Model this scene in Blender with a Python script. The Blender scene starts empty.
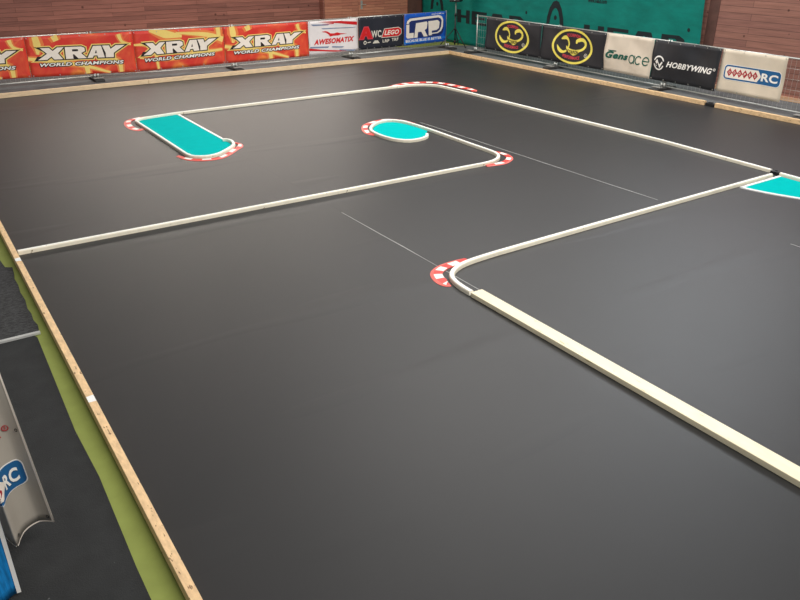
import bpy, bmesh, math, random
from mathutils import Vector, Matrix
random.seed(4)
C = bpy.context.scene.collection
SC = bpy.context.scene

# ---------------------------------------------------------------- camera, world, lights, exposure
cam_d = bpy.data.cameras.new('camera')
cam = bpy.data.objects.new('camera', cam_d); C.objects.link(cam)
R = ((0.8321810302, 0.2416009443, -0.4991029119),
     (-0.5544983759, 0.3666520058, -0.7470594741),
     (0.0025068094, 0.8984404768, 0.4390881751))
m4 = Matrix(R).to_4x4(); m4.translation = Vector((0, 0, 3.1))
cam.matrix_world = m4
cam_d.sensor_fit = 'HORIZONTAL'; cam_d.sensor_width = 36.0
cam_d.lens = 743.6935 * 36.0 / 800.0
cam_d.clip_start = 0.05; cam_d.clip_end = 200
SC.camera = cam

w = bpy.data.worlds.new('hall_ambient'); SC.world = w; w.use_nodes = True
bg = w.node_tree.nodes['Background']
bg.inputs[0].default_value = (0.95, 0.97, 1.0, 1); bg.inputs[1].default_value = 0.2


def area(name, loc, target, sx, sy, power, col=(1, 1, 1)):
    d = bpy.data.lights.new(name, 'AREA'); d.shape = 'RECTANGLE'; d.size = sx; d.size_y = sy
    d.energy = power; d.color = col
    o = bpy.data.objects.new(name, d); C.objects.link(o); o.location = loc
    o.rotation_euler = (Vector(target) - Vector(loc)).to_track_quat('-Z', 'Y').to_euler()
    return o


area('ceiling_lamps_centre', (10.0, 12.5, 8.0), (8.5, 12.5, 0), 7, 6, 670, (1.0, 0.97, 0.94))
area('front_fill_light', (4.0, 0.0, 7.5), (8.5, 15.0, 1.5), 7, 3, 920, (1.0, 0.97, 0.93))  # added fill from above the camera, brightens the far banners and walls
area('back_window_light', (7.4, 22.1, 3.8), (6.2, 8.0, 0), 11.0, 1.6, 375, (1.0, 0.92, 0.82))
area('right_window_light', (15.5, 9.5, 7.4), (4.5, 3.5, 0), 5, 2.2, 420, (0.90, 0.95, 1.0))

SC.view_settings.view_transform = 'Standard'
SC.view_settings.look = 'None'
SC.view_settings.gamma = 1.0
SC.view_settings.use_curve_mapping = False
SC.view_settings.exposure = 0.2


# ---------------------------------------------------------------- materials
def lin(c):
    return tuple(((v / 255) / 12.92 if v / 255 <= 0.04045 else ((v / 255 + 0.055) / 1.055) ** 2.4) for v in c)


MATS = {}


def base_mat(name, rough=0.6, spec=0.5):
    m = bpy.data.materials.new(name); m.use_nodes = True
    nt = m.node_tree; b = nt.nodes['Principled BSDF']
    b.inputs['Roughness'].default_value = rough
    b.inputs['Specular IOR Level'].default_value = spec
    return m, nt, b


def N(nt, kind, **kw):
    n = nt.nodes.new(kind)
    for k, v in kw.items():
        if k.startswith('i_'):
            n.inputs[k[2:].replace('_', ' ')].default_value = v
        else:
            setattr(n, k, v)
    return n


def noisy(name, rgb, var=0.15, scale=8.0, rough=0.6, spec=0.5, bump=0.0, metallic=0.0, bscale=None, stretch=(1, 1, 1), fleck=None):
    """colour with a soft procedural variation"""
    if name in MATS: return MATS[name]
    m, nt, b = base_mat(name, rough, spec)
    b.inputs['Metallic'].default_value = metallic
    c = lin(rgb)
    tc = N(nt, 'ShaderNodeTexCoord'); mp = N(nt, 'ShaderNodeMapping'); mp.inputs['Scale'].default_value = stretch
    nt.links.new(tc.outputs['Object'], mp.inputs[0])
    nz = N(nt, 'ShaderNodeTexNoise', i_Scale=scale, i_Detail=5.0, i_Roughness=0.6)
    nt.links.new(mp.outputs[0], nz.inputs['Vector'])
    rp = N(nt, 'ShaderNodeValToRGB')
    rp.color_ramp.elements[0].position = 0.3; rp.color_ramp.elements[1].position = 0.7
    rp.color_ramp.elements[0].color = tuple(v * (1 - var) for v in c) + (1,)
    rp.color_ramp.elements[1].color = tuple(min(1, v * (1 + var)) for v in c) + (1,)
    nt.links.new(nz.outputs[0], rp.inputs[0])
    out = rp.outputs[0]
    if fleck:
        frgb, fscale, fcut = fleck
        n2 = N(nt, 'ShaderNodeTexNoise', i_Scale=fscale, i_Detail=3.0)
        nt.links.new(mp.outputs[0], n2.inputs['Vector'])
        r2 = N(nt, 'ShaderNodeValToRGB'); r2.color_ramp.elements[0].position = fcut; r2.color_ramp.elements[1].position = fcut + 0.05
        nt.links.new(n2.outputs[0], r2.inputs[0])
        mx = N(nt, 'ShaderNodeMix', data_type='RGBA')
        nt.links.new(r2.outputs[0], mx.inputs[0]); nt.links.new(out, mx.inputs[6])
        mx.inputs[7].default_value = lin(frgb) + (1,)
        out = mx.outputs[2]
    nt.links.new(out, b.inputs['Base Color'])
    if bump:
        n3 = N(nt, 'ShaderNodeTexNoise', i_Scale=bscale or scale * 6, i_Detail=3.0)
        nt.links.new(mp.outputs[0], n3.inputs['Vector'])
        bp = N(nt, 'ShaderNodeBump'); bp.inputs['Strength'].default_value = bump; bp.inputs['Distance'].default_value = 0.01
        nt.links.new(n3.outputs[0], bp.inputs['Height']); nt.links.new(bp.outputs[0], b.inputs['Normal'])
    MATS[name] = m
    return m


def plank_mat(name, c_a, c_b, row=0.11, width=2.4, knots=True, gap=0.035, kscale=2.6):
    """horizontal boards: uv in metres, u along the wall, v up"""
    if name in MATS: return MATS[name]
    m, nt, b = base_mat(name, 0.62, 0.35)
    uv = N(nt, 'ShaderNodeUVMap')
    br = N(nt, 'ShaderNodeTexBrick', i_Scale=1.0)
    br.offset = 0.37; br.squash = 1.0
    br.inputs['Brick Width'].default_value = width; br.inputs['Row Height'].default_value = row
    br.inputs['Mortar Size'].default_value = row * gap; br.inputs['Mortar Smooth'].default_value = 0.6
    br.inputs['Color1'].default_value = lin(c_a) + (1,); br.inputs['Color2'].default_value = lin(c_b) + (1,)
    br.inputs['Mortar'].default_value = tuple(v * 0.35 for v in lin(c_b)) + (1,)
    nt.links.new(uv.outputs[0], br.inputs[0])
    mp = N(nt, 'ShaderNodeMapping'); mp.inputs['Scale'].default_value = (0.8, 14, 1)
    nt.links.new(uv.outputs[0], mp.inputs[0])
    gr = N(nt, 'ShaderNodeTexNoise', i_Scale=1.6, i_Detail=6.0, i_Roughness=0.65)
    nt.links.new(mp.outputs[0], gr.inputs['Vector'])
    rp = N(nt, 'ShaderNodeValToRGB'); rp.color_ramp.elements[0].position = 0.3; rp.color_ramp.elements[1].position = 0.72
    rp.color_ramp.elements[0].color = (0.62, 0.6, 0.58, 1); rp.color_ramp.elements[1].color = (1.25, 1.22, 1.2, 1)
    nt.links.new(gr.outputs[0], rp.inputs[0])
    mx = N(nt, 'ShaderNodeMix', data_type='RGBA', blend_type='MULTIPLY'); mx.inputs[0].default_value = 0.75
    nt.links.new(br.outputs[0], mx.inputs[6]); nt.links.new(rp.outputs[0], mx.inputs[7])
    out = mx.outputs[2]
    if knots:
        vo = N(nt, 'ShaderNodeTexVoronoi', i_Scale=kscale); vo.inputs['Randomness'].default_value = 1.0
        nt.links.new(uv.outputs[0], vo.inputs['Vector'])
        r2 = N(nt, 'ShaderNodeValToRGB'); r2.color_ramp.elements[0].position = 0.05; r2.color_ramp.elements[1].position = 0.11
        r2.color_ramp.elements[0].color = (0.35, 0.3, 0.28, 1); r2.color_ramp.elements[1].color = (1, 1, 1, 1)
        nt.links.new(vo.outputs['Distance'], r2.inputs[0])
        m2 = N(nt, 'ShaderNodeMix', data_type='RGBA', blend_type='MULTIPLY'); m2.inputs[0].default_value = 1.0
        nt.links.new(out, m2.inputs[6]); nt.links.new(r2.outputs[0], m2.inputs[7]); out = m2.outputs[2]
    nt.links.new(out, b.inputs['Base Color'])
    bp = N(nt, 'ShaderNodeBump'); bp.inputs['Strength'].default_value = 0.6; bp.inputs['Distance'].default_value = 0.02; bp.invert = True
    nt.links.new(br.outputs['Fac'], bp.inputs['Height']); nt.links.new(bp.outputs[0], b.inputs['Normal'])
    MATS[name] = m
    return m


def track_carpet_mat():
    m, nt, b = base_mat('track_carpet', 0.47, 0.4)
    tc = N(nt, 'ShaderNodeTexCoord')
    big = N(nt, 'ShaderNodeTexNoise', i_Scale=0.35, i_Detail=4.0, i_Roughness=0.55)
    nt.links.new(tc.outputs['Object'], big.inputs['Vector'])
    fine = N(nt, 'ShaderNodeTexNoise', i_Scale=260.0, i_Detail=2.0)
    nt.links.new(tc.outputs['Object'], fine.inputs['Vector'])
    rp = N(nt, 'ShaderNodeValToRGB')
    rp.color_ramp.elements[0].position = 0.3; rp.color_ramp.elements[1].position = 0.75
    rp.color_ramp.elements[0].color = lin((38, 38, 38)) + (1,); rp.color_ramp.elements[1].color = lin((45, 44, 44)) + (1,)
    nt.links.new(big.outputs[0], rp.inputs[0])
    nt.links.new(rp.outputs[0], b.inputs['Base Color'])
    # soft ripples running across the strips + pile
    mp = N(nt, 'ShaderNodeMapping'); mp.inputs['Scale'].default_value = (0.16, 0.9, 1); mp.inputs['Rotation'].default_value = (0, 0, 0.05)
    nt.links.new(tc.outputs['Object'], mp.inputs[0])
    rip = N(nt, 'ShaderNodeTexNoise', i_Scale=1.3, i_Detail=2.0)
    nt.links.new(mp.outputs[0], rip.inputs['Vector'])
    r2 = N(nt, 'ShaderNodeValToRGB'); r2.color_ramp.elements[0].position = 0.6; r2.color_ramp.elements[1].position = 0.75
    nt.links.new(rip.outputs[0], r2.inputs[0])
    b1 = N(nt, 'ShaderNodeBump'); b1.inputs['Strength'].default_value = 0.35; b1.inputs['Distance'].default_value = 0.02
    nt.links.new(r2.outputs[0], b1.inputs['Height'])
    b2 = N(nt, 'ShaderNodeBump'); b2.inputs['Strength'].default_value = 0.25; b2.inputs['Distance'].default_value = 0.002
    nt.links.new(fine.outputs[0], b2.inputs['Height']); nt.links.new(b1.outputs[0], b2.inputs['Normal'])
    nt.links.new(b2.outputs[0], b.inputs['Normal'])
    b.inputs['Sheen Weight'].default_value = 0.0
    return m


M_TRACK = track_carpet_mat()
M_OUTER = noisy('outer_carpet', (112, 114, 114), 0.2, 3.0, 0.8, 0.3, 0.3, bscale=140)
M_DARK = noisy('dark_carpet', (40, 41, 41), 0.2, 6.0, 0.75, 0.35, 0.3, bscale=160, fleck=((150, 150, 148), 22.0, 0.765))
M_MAT = noisy('mottled_mat', (64, 64, 64), 0.55, 26.0, 0.9, 0.2, 0.7, bscale=70, stretch=(1, 2.4, 1))
M_OLIVE = noisy('olive_sports_floor', (146, 156, 82), 0.1, 3.0, 0.6, 0.2, fleck=((96, 104, 66), 9.0, 0.69))
M_WALL = plank_mat('wall_planks', (170, 114, 100), (136, 90, 80))
M_WALL_R = plank_mat('wall_planks_right', (160, 114, 100), (144, 102, 92), row=0.135, width=7.0, kscale=3.4)
M_DOOR = plank_mat('door_boards', (198, 136, 110), (178, 116, 96), row=0.085, width=1.0, knots=False)
M_DKBROWN = noisy('dark_trim_and_strip', (92, 62, 54), 0.2, 6.0, 0.6)
M_BASE = noisy('pale_wood_base', (214, 170, 138), 0.12, 6.0, 0.6)
M_BOARD = noisy('edge_board_wood', (238, 200, 152), 0.2, 7.0, 0.55, 0.4, stretch=(5, 1.6, 5), fleck=((126, 92, 66), 9.0, 0.655))
M_BOARDX = noisy('edge_board_wood_cross', (244, 212, 172), 0.16, 7.0, 0.55, 0.4, stretch=(1, 6, 6), fleck=((130, 92, 62), 6.0, 0.7))
M_PLANK = noisy('bleached_board', (246, 234, 200), 0.08, 5.0, 0.5, 0.4, stretch=(5, 1, 5), fleck=((196, 176, 120), 7.0, 0.68))
M_KERB = noisy('kerb_foam_white', (253, 250, 240), 0.05, 6.0, 0.5, 0.4, fleck=((150, 138, 116), 11.0, 0.72))
M_CREAM = noisy('kerb_cream', (246, 238, 216), 0.07, 6.0, 0.5, 0.4, fleck=((150, 130, 100), 11.0, 0.7))
M_TEAL = noisy('teal_mat', (0, 184, 180), 0.04, 6.0, 0.9, 0.02)
M_SEAM = noisy('seam_white', (176, 176, 172), 0.2, 6.0, 0.7)
M_WHITE = noisy('white_tape', (248, 248, 244), 0.03, 6.0, 0.6)
M_RED = noisy('curb_red', (226, 58, 48), 0.08, 20.0, 0.5)
M_PINK = noisy('curb_edge_red', (240, 104, 92), 0.08, 20.0, 0.5)
M_CURBW = noisy('curb_white', (250, 240, 232), 0.04, 20.0, 0.5)
M_STEEL = noisy('galvanised_steel', (196, 198, 192), 0.12, 14.0, 0.4, 0.5, metallic=0.6)
M_RUBBER = noisy('black_rubber', (58, 57, 56), 0.25, 16.0, 0.8, bump=0.2)
M_CONC = noisy('grey_clamp', (150, 148, 142), 0.15, 16.0, 0.7)
M_BLACK = noisy('black_plastic', (30, 30, 32), 0.2, 10.0, 0.5)
M_CURT = noisy('teal_windbreak', (4, 122, 110), 0.2, 1.6, 0.75, 0.25, 0.25, bscale=90, stretch=(1, 1, 3))
M_CURTINK = noisy('windbreak_print', (34, 44, 46), 0.15, 6.0, 0.8, 0.2)
M_ALU = noisy('aluminium_strip', (214, 214, 210), 0.08, 10.0, 0.35, 0.5, metallic=0.3)
M_BLUETARP = noisy('blue_tarp', (22, 128, 196), 0.35, 7.0, 0.5, 0.4, 0.4, stretch=(9, 9, 0.6), bscale=12)


def ink(name, rgb, rough=0.55):
    return noisy('print_' + name, rgb, 0.04, 9.0, rough, 0.35)


I_RED = ink('red', (214, 34, 38)); I_WHITE = ink('white', (250, 247, 240)); I_CREAM = ink('cream', (252, 240, 226))
I_BLACK = ink('black', (36, 26, 26)); I_YEL = ink('yellow', (250, 224, 92)); I_YEL2 = ink('deep_yellow', (252, 234, 104))
I_ORANGE = ink('orange', (242, 134, 72)); I_PALE = ink('pale_yellow', (251, 220, 124))
I_BLUE = ink('blue', (34, 98, 150)); I_NAVY = ink('navy', (38, 52, 112)); I_GREY = ink('grey_blue', (128, 144, 172))
I_GREEN = ink('dark_green', (20, 92, 76)); I_DKR = ink('dark_red', (176, 38, 48)); I_PINK = ink('pink_red', (222, 74, 88))
I_SILVER = ink('silver', (226, 220, 206)); I_LRPB = ink('bright_blue', (30, 120, 214))


def cloth(name, rgb, var=0.06):
    return noisy('cloth_' + name, rgb, var, 3.0, 0.5, 0.4)


def flame_cloth():
    m, nt, b = base_mat('cloth_flame_red', 0.5, 0.4)
    uv = N(nt, 'ShaderNodeUVMap')
    nz = N(nt, 'ShaderNodeTexNoise', i_Scale=1.7, i_Detail=3.0, i_Distortion=1.4)
    nt.links.new(uv.outputs[0], nz.inputs['Vector'])
    rp = N(nt, 'ShaderNodeValToRGB')
    e = rp.color_ramp.elements
    e[0].position = 0.40; e[0].color = lin((222, 54, 44)) + (1,)
    e[1].position = 0.74; e[1].color = lin((250, 150, 70)) + (1,)
    k = e.new(0.56); k.color = lin((232, 84, 56)) + (1,)
    nt.links.new(nz.outputs[0], rp.inputs[0]); nt.links.new(rp.outputs[0], b.inputs['Base Color'])
    return m


M_FLAME = flame_cloth()


# ---------------------------------------------------------------- object helpers
def link(name, bm, mats, parent=None, smooth=False):
    me = bpy.data.meshes.new(name)
    bmesh.ops.recalc_face_normals(bm, faces=bm.faces)
    bm.to_mesh(me); bm.free()
    if not isinstance(mats, (list, tuple)): mats = [mats]
    for m in mats: me.materials.append(m)
    if smooth:
        for p in me.polygons: p.use_smooth = True
    o = bpy.data.objects.new(name, me); C.objects.link(o)
    if parent:
        o.parent = parent
        o.matrix_parent_inverse = Matrix.Translation(-Vector(parent.location))
    return o


def recentre(o, loc):
    """move a top-level mesh object's origin without moving the mesh"""
    loc = Vector(loc)
    o.data.transform(Matrix.Translation(-loc)); o.location = loc
    return o


def tag(o, label=None, cat=None, group=None, kind=None):
    if label: o['label'] = label
    if cat:
        o['category'] = cat; o['kind'] = 'thing'
    if group: o['group'] = group
    if kind: o['kind'] = kind
    return o


def thing(name, loc, label, cat, group=None):
    o = bpy.data.objects.new(name, None); C.objects.link(o); o.location = loc
    o.empty_display_size = 0.2
    return tag(o, label, cat, group)


def add_box(bm, x0, x1, y0, y1, z0, z1, mi=0, bevel=0.0):
    vs = [bm.verts.new((x, y, z)) for x in (x0, x1) for y in (y0, y1) for z in (z0, z1)]
    q = [(0, 1, 3, 2), (4, 6, 7, 5), (0, 4, 5, 1), (2, 3, 7, 6), (0, 2, 6, 4), (1, 5, 7, 3)]
    fs = [bm.faces.new([vs[i] for i in f]) for f in q]
    for f in fs: f.material_index = mi
    if bevel:
        es = list({e for f in fs for e in f.edges})
        bmesh.ops.bevel(bm, geom=es, offset=bevel, segments=2, affect='EDGES', profile=0.5)
    return vs


def add_tube(bm, a, b, r, n=10, r2=None, mi=0):
    a, b = Vector(a), Vector(b); d = b - a
    r2 = r if r2 is None else r2
    q = d.to_track_quat('Z', 'Y')
    A = [bm.verts.new(a + q @ Vector((r * math.cos(2 * math.pi * i / n), r * math.sin(2 * math.pi * i / n), 0))) for i in range(n)]
    B = [bm.verts.new(b + q @ Vector((r2 * math.cos(2 * math.pi * i / n), r2 * math.sin(2 * math.pi * i / n), 0))) for i in range(n)]
    for i in range(n):
        bm.faces.new((A[i], A[(i + 1) % n], B[(i + 1) % n], B[i])).material_index = mi
    bm.faces.new(A[::-1]).material_index = mi; bm.faces.new(B).material_index = mi


def smooth_path(pts, step=0.08, closed=False):
    """Catmull-Rom through the points"""
    P = [Vector(p) for p in pts]; n = len(P); out = []
    segs = n if closed else n - 1
    for i in range(segs):
        p1, p2 = P[i], P[(i + 1) % n]
        p0 = P[(i - 1) % n] if (closed or i > 0) else p1 * 2 - p2
        p3 = P[(i + 2) % n] if (closed or i + 2 < n) else p2 * 2 - p1
        k = max(2, int((p2 - p1).length / step))
        for j in range(k):
            t = j / k
            out.append(0.5 * ((2 * p1) + (p2 - p0) * t + (2 * p0 - 5 * p1 + 4 * p2 - p3) * t * t + (3 * p1 - p0 - 3 * p2 + p3) * t ** 3))
    if not closed: out.append(P[-1])
    return out


def fillet(pts, rads, step=8):
    """polyline with rounded corners (2D)"""
    P = [Vector((p[0], p[1])) for p in pts]; out = [P[0]]
    for i in range(1, len(P) - 1):
        r = rads[i - 1]
        a = (P[i - 1] - P[i]).normalized(); b = (P[i + 1] - P[i]).normalized()
        ang = a.angle(b); t = r / math.tan(ang / 2)
        p, q = P[i] + a * t, P[i] + b * t
        c = P[i] + (a + b).normalized() * (r / math.sin(ang / 2))
        v0, v1 = p - c, q - c
        tot = v0.angle_signed(v1)
        for k in range(step + 1):
            th = -tot * k / step
            out.append(c + Vector((v0.x * math.cos(th) - v0.y * math.sin(th), v0.x * math.sin(th) + v0.y * math.cos(th))))
    out.append(P[-1])
    return out


def normals2d(path):
    res = []
    for i in range(len(path)):
        a = path[max(0, i - 1)]; b = path[min(len(path) - 1, i + 1)]
        t = (Vector((b[0], b[1])) - Vector((a[0], a[1]))).normalized()
        res.append(Vector((-t.y, t.x)))
    return res


def sweep(bm, path, prof, z0=0.0, mi=None):
    """sweep a profile [(across, up)] along a 2D path, capped"""
    nn = normals2d(path); rings = []
    for p, n in zip(path, nn):
        rings.append([bm.verts.new((p[0] + n.x * u, p[1] + n.y * u, z0 + v)) for u, v in prof])
    k = len(prof)
    for r0, r1 in zip(rings, rings[1:]):
        for i in range(k):
            f = bm.faces.new((r0[i], r0[(i + 1) % k], r1[(i + 1) % k], r1[i]))
            if mi: f.material_index = mi[i]
    bm.faces.new(rings[0][::-1]); bm.faces.new(rings[-1])


KERB_W, KERB_H = 0.052, 0.05
KERB_PROF = [(-.026, 0), (.026, 0), (.026, .036), (.021, .046), (.010, .050), (-.010, .050), (-.021, .046), (-.026, .036)]
KERB_MI = [1, 1, 1, 0, 0, 0, 1, 1]


def kerb(path, label, mats=None, group=None):
    bm = bmesh.new()
    sweep(bm, path, KERB_PROF, 0.0, KERB_MI)
    o = link('track_kerb', bm, mats or [M_KERB, M_CREAM])
    recentre(o, (path[0][0], path[0][1], 0))
    return tag(o, label, 'kerb', group)


# ---------------------------------------------------------------- setting: floor and walls
def quad_wall(name, a, b, z0, z1, mat, thick, kind='structure'):
    """wall slab from a to b (2D); the slab goes to the left of a->b; uv in metres"""
    a, b = Vector(a), Vector(b); t = (b - a).normalized(); n = Vector((-t.y, t.x)); L = (b - a).length
    bm = bmesh.new(); uvl = bm.loops.layers.uv.new('UVMap')
    c = [a, b, b + n * thick, a + n * thick]
    lo = [bm.verts.new((p.x, p.y, z0)) for p in c]; hi = [bm.verts.new((p.x, p.y, z1)) for p in c]
    fs = [bm.faces.new((lo[i], lo[(i + 1) % 4], hi[(i + 1) % 4], hi[i])) for i in range(4)]
    fs += [bm.faces.new(lo[::-1]), bm.faces.new(hi)]
    for f in fs:
        for l in f.loops:
            d = Vector((l.vert.co.x, l.vert.co.y)) - a
            l[uvl].uv = (d.dot(t) + d.dot(n) * 0.97, l.vert.co.z)
    o = link(name, bm, mat)
    if kind: tag(o, kind=kind)
    return o


bm = bmesh.new(); add_box(bm, -8, 15.75, -4, 24.5, -0.2, -0.012)
tag(link('floor', bm, M_OLIVE), kind='structure')
YD = 22.2                     # door wall; the planked wall to its left is set back
quad_wall('wall_left', (-8, 22.46), (11.93, 22.46), -0.012, 5.2, M_WALL, 0.2)
quad_wall('wall_return', (11.90, 22.46), (11.90, YD), -0.012, 5.2, M_WALL, 0.03)
quad_wall('wall_right', (15.75, 24), (15.75, -4), -0.012, 5.2, M_WALL_R, 0.2)
# double door, flush with the front of the boxed-out wall
def door_leaf(name, x0, x1, handle_x):
    o = quad_wall(name, (x0, YD), (x1, YD), -0.005, 2.6, M_DOOR, 0.06)
    if handle_x:
        bm = bmesh.new()
        add_box(bm, handle_x - .035, handle_x + .035, YD - .012, YD, 0.98, 1.24, bevel=.004)
        add_tube(bm, (handle_x, YD - .05, 1.12), (handle_x, YD, 1.12), .012)
        add_tube(bm, (handle_x, YD - .05, 1.12), (handle_x + .14, YD - .05, 1.12), .012)
        link('door_handle', bm, M_STEEL, o)
    return o
door_leaf('door_1', 11.945, 13.17, None); door_leaf('door_2', 13.18, 15.10, 13.30)
quad_wall('wall_door_head', (11.935, YD), (15.1, YD), 2.61, 5.2, M_DOOR, 0.1)
quad_wall('trim_1', (15.1, YD - .03), (15.75, YD - .03), -0.012, 5.2, M_DKBROWN, 0.12)
quad_wall('dark_strip', (15.74, 11.06), (15.74, 10.80), -0.012, 5.2, M_DKBROWN, 0.04)  # plain dark brown upright strip on the right wall, past the curtain's end
quad_wall('baseboard_right', (15.70, 10.78), (15.70, -4), -0.012, 0.07, M_BASE, 0.05)


# ---------------------------------------------------------------- carpets
def slab(name, poly, z0, z1, mat, label, cat, group=None):
    bm = bmesh.new()
    lo = [bm.verts.new((x, y, z0)) for x, y in poly]; hi = [bm.verts.new((x, y, z1)) for x, y in poly]
    n = len(poly)
    bm.faces.new(lo[::-1]); bm.faces.new(hi)
    for i in range(n): bm.faces.new((lo[i], lo[(i + 1) % n], hi[(i + 1) % n], hi[i]))
    o = link(name, bm, mat)
    recentre(o, (poly[0][0], poly[0][1], z0))
    if label: tag(o, label, cat, group)
    return o


def rect(x0, x1, y0, y1): return [(x0, y0), (x1, y0), (x1, y1), (x0, y1)]


YB = 18.12
def carpet(x0, x1, label, seams=()):
    o = slab('carpet_strip', rect(x0 + .0004, x1 - .0004, -2.5, YB), -.012, 0.0, M_TRACK, label, 'carpet', 'black carpet strips of the track')
    for x, ya, yb, wd in seams:
        bm = bmesh.new(); n = max(2, int((yb - ya) / .4)); row = []
        for i in range(n + 1):
            y = ya + (yb - ya) * i / n; ww = wd * (.6 + .8 * random.random()) / 2
            xx = x + random.uniform(-.004, .004)
            row.append([bm.verts.new((xx - ww, y, .0)), bm.verts.new((xx - ww, y, .002)), bm.verts.new((xx + ww, y, .002)), bm.verts.new((xx + ww, y, .0))])
        for r0, r1 in zip(row, row[1:]):
            for i in range(4): bm.faces.new((r0[i], r0[(i + 1) % 4], r1[(i + 1) % 4], r1[i]))
        s = link('seam_tape', bm, M_SEAM, o); tag(s, 'thin white seam line')
    return o


carpet(.685, 4.312, 'black track carpet strip beside the long wooden edge board at left', [(4.300, 5.02, 7.75, .009)])
carpet(4.312, 8.013, 'black track carpet strip under the curved middle kerb and the oval island', [(8.006, 5.9, 11.35, .009), (7.995, 2.4, 4.05, .011)])
carpet(8.013, 12.0, 'black track carpet strip under the long right-hand kerb')
carpet(12.0, 13.84, 'narrow black track carpet strip running along the right-hand banner barriers')
slab('carpet_strip', [(-7, 18.17), (13.9, 18.30), (13.9, 19.9), (13.2, 20.6), (12.2, 21.4), (-7, 21.6)], -.012, -.004, M_OUTER, 'greyish carpet strip under the row of red banner barriers', 'carpet')
slab('carpet_strip', [(13.92, -3.5), (15.66, -3.5), (15.66, 19.3), (14.9, 20.0), (13.92, 20.0)], -.012, -.004, M_OUTER, 'greyish carpet strip under the right-hand banner barriers along the wall', 'carpet')
slab('carpet_strip', [(-4, -2), (.475, -2), (.478, 3.3), (.500, 4.2), (.484, 4.8), (.520, 6.39), (.5, 6.44), (-4, 6.44)], -.012, -.003, M_DARK, 'dark carpet with pale flecks beside the green floor strip at lower left', 'carpet')
edge = [(.55, 6.46), (.563, 6.6), (.548, 6.72), (.556, 6.86), (.545, 7.0), (.56, 7.2), (.55, 7.4), (.562, 7.6), (.555, 7.8), (.575, 7.95), (.585, 8.11)]
mt = slab('floor_mat', [(-4, 6.47)] + edge + [(.523, 8.15), (.512, 8.3), (.497, 8.55), (.485, 8.9), (.48, 9.8), (-4, 9.8)], -.012, .012, M_MAT,
     'mottled dark grey mat with ragged edge and pale end strip at far left', 'mat')
bm = bmesh.new()
for a, b in ((.0, .012), (.020, .034)):
    add_box(bm, -4, .555, 6.435 + a, 6.435 + b, -.004, .016)
add_box(bm, -4, .545, 6.445, 6.46, -.004, .011)
link('end_strip', bm, M_ALU, mt)

# ---------------------------------------------------------------- wooden edge boards
def edge_board(a, b, wd, h, label, mat, tapes=()):
    """board from a to b, width to the right of a->b"""
    a, b = Vector(a), Vector(b); t = (b - a).normalized(); n = Vector((t.y, -t.x)); L = (b - a).length
    bm = bmesh.new(); add_box(bm, 0, L, 0, wd, 0, h, bevel=.004)
    for v in bm.verts:
        p = a + t * v.co.x + n * v.co.y
        v.co = Vector((p.x, p.y, v.co.z))
    o = link('edge_board', bm, mat); recentre(o, (a.x, a.y, 0)); tag(o, label, 'board', 'wooden edge boards around the track')
    for s, l in tapes:
        bm = bmesh.new()
        pts = [(s + l * k / 5 + random.uniform(-.012, .012), y) for k in range(6) for y in (.004, wd - .004)]
        for k in range(5):
            c0 = a + t * pts[2 * k][0] + n * .002; c1 = a + t * pts[2 * k + 1][0] + n * (wd - .002)
            c2 = a + t * pts[2 * k + 3][0] + n * (wd - .002); c3 = a + t * pts[2 * k + 2][0] + n * .002
            vs = [bm.verts.new((c.x, c.y, h + .0015)) for c in (c0, c1, c2, c3)]; bm.faces.new(vs)
        q = link('tape_patch', bm, M_WHITE, o); tag(q, 'scuffed white patch')
    return o


edge_board((.626, -2.4), (.626, 8.02), .056, .085, 'long wooden edge board along the green floor strip at lower left', M_BOARD, [(7.36, .09)])
edge_board((.624, 8.03), (.626, 12.5), .056, .085, 'wooden edge board at the left picture edge, beyond the white kerb end', M_BOARD, [(.02, .10)])
edge_board((-2.2, 18.02), (1.2, 18.03), .07, .095, 'wooden edge board in front of the leftmost red banner, partly out of view', M_BOARDX)
bx = [(1.205, 18.06), (5.0, 18.115), (9.0, 18.17), (13.86, 18.245)]
for (a, b), lb in zip(zip(bx, bx[1:]), ('wooden edge board in front of the first complete red banner from the left',
                                       'wooden edge board in front of the two right-hand red banners',
                                       'wooden edge board in front of the white, black and blue banners')):
    a2 = (a[0] + .003, a[1]); edge_board((a2[0], a2[1] + .0), (b[0] - .003, b[1]), .065, .095, lb, M_BOARDX)
ry = [(13.945, 18.24), (13.90, 13.6), (13.865, 9.42)]
for (a, b), lb in zip(zip(ry, ry[1:]), ('wooden edge board in front of the two black oval-emblem banners',
                                       'wooden edge board in front of the beige and black banners, ending at black joint')):
    edge_board((a[0], a[1] - .003), (b[0], b[1] + .003), .075, .085, lb, M_BOARD)
edge_board((13.855, 9.17), (13.78, 3.0), .075, .085, 'wooden edge board at the right picture edge, in front of diamond banner', M_BOARD)
bm = bmesh.new(); add_box(bm, 13.79, 13.87, 9.19, 9.40, 0, .06, bevel=.008); add_box(bm, 13.80, 13.855, 9.25, 9.34, .055, .08, bevel=.006)
o = link('board_connector', bm, M_BLACK); recentre(o, (13.83, 9.3, 0)); tag(o, 'black block joining two wooden edge boards below the black banner', 'connector')

# ---------------------------------------------------------------- track kerbs
def circ_fix(p): return [Vector((a[0], a[1])) for a in p]


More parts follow.
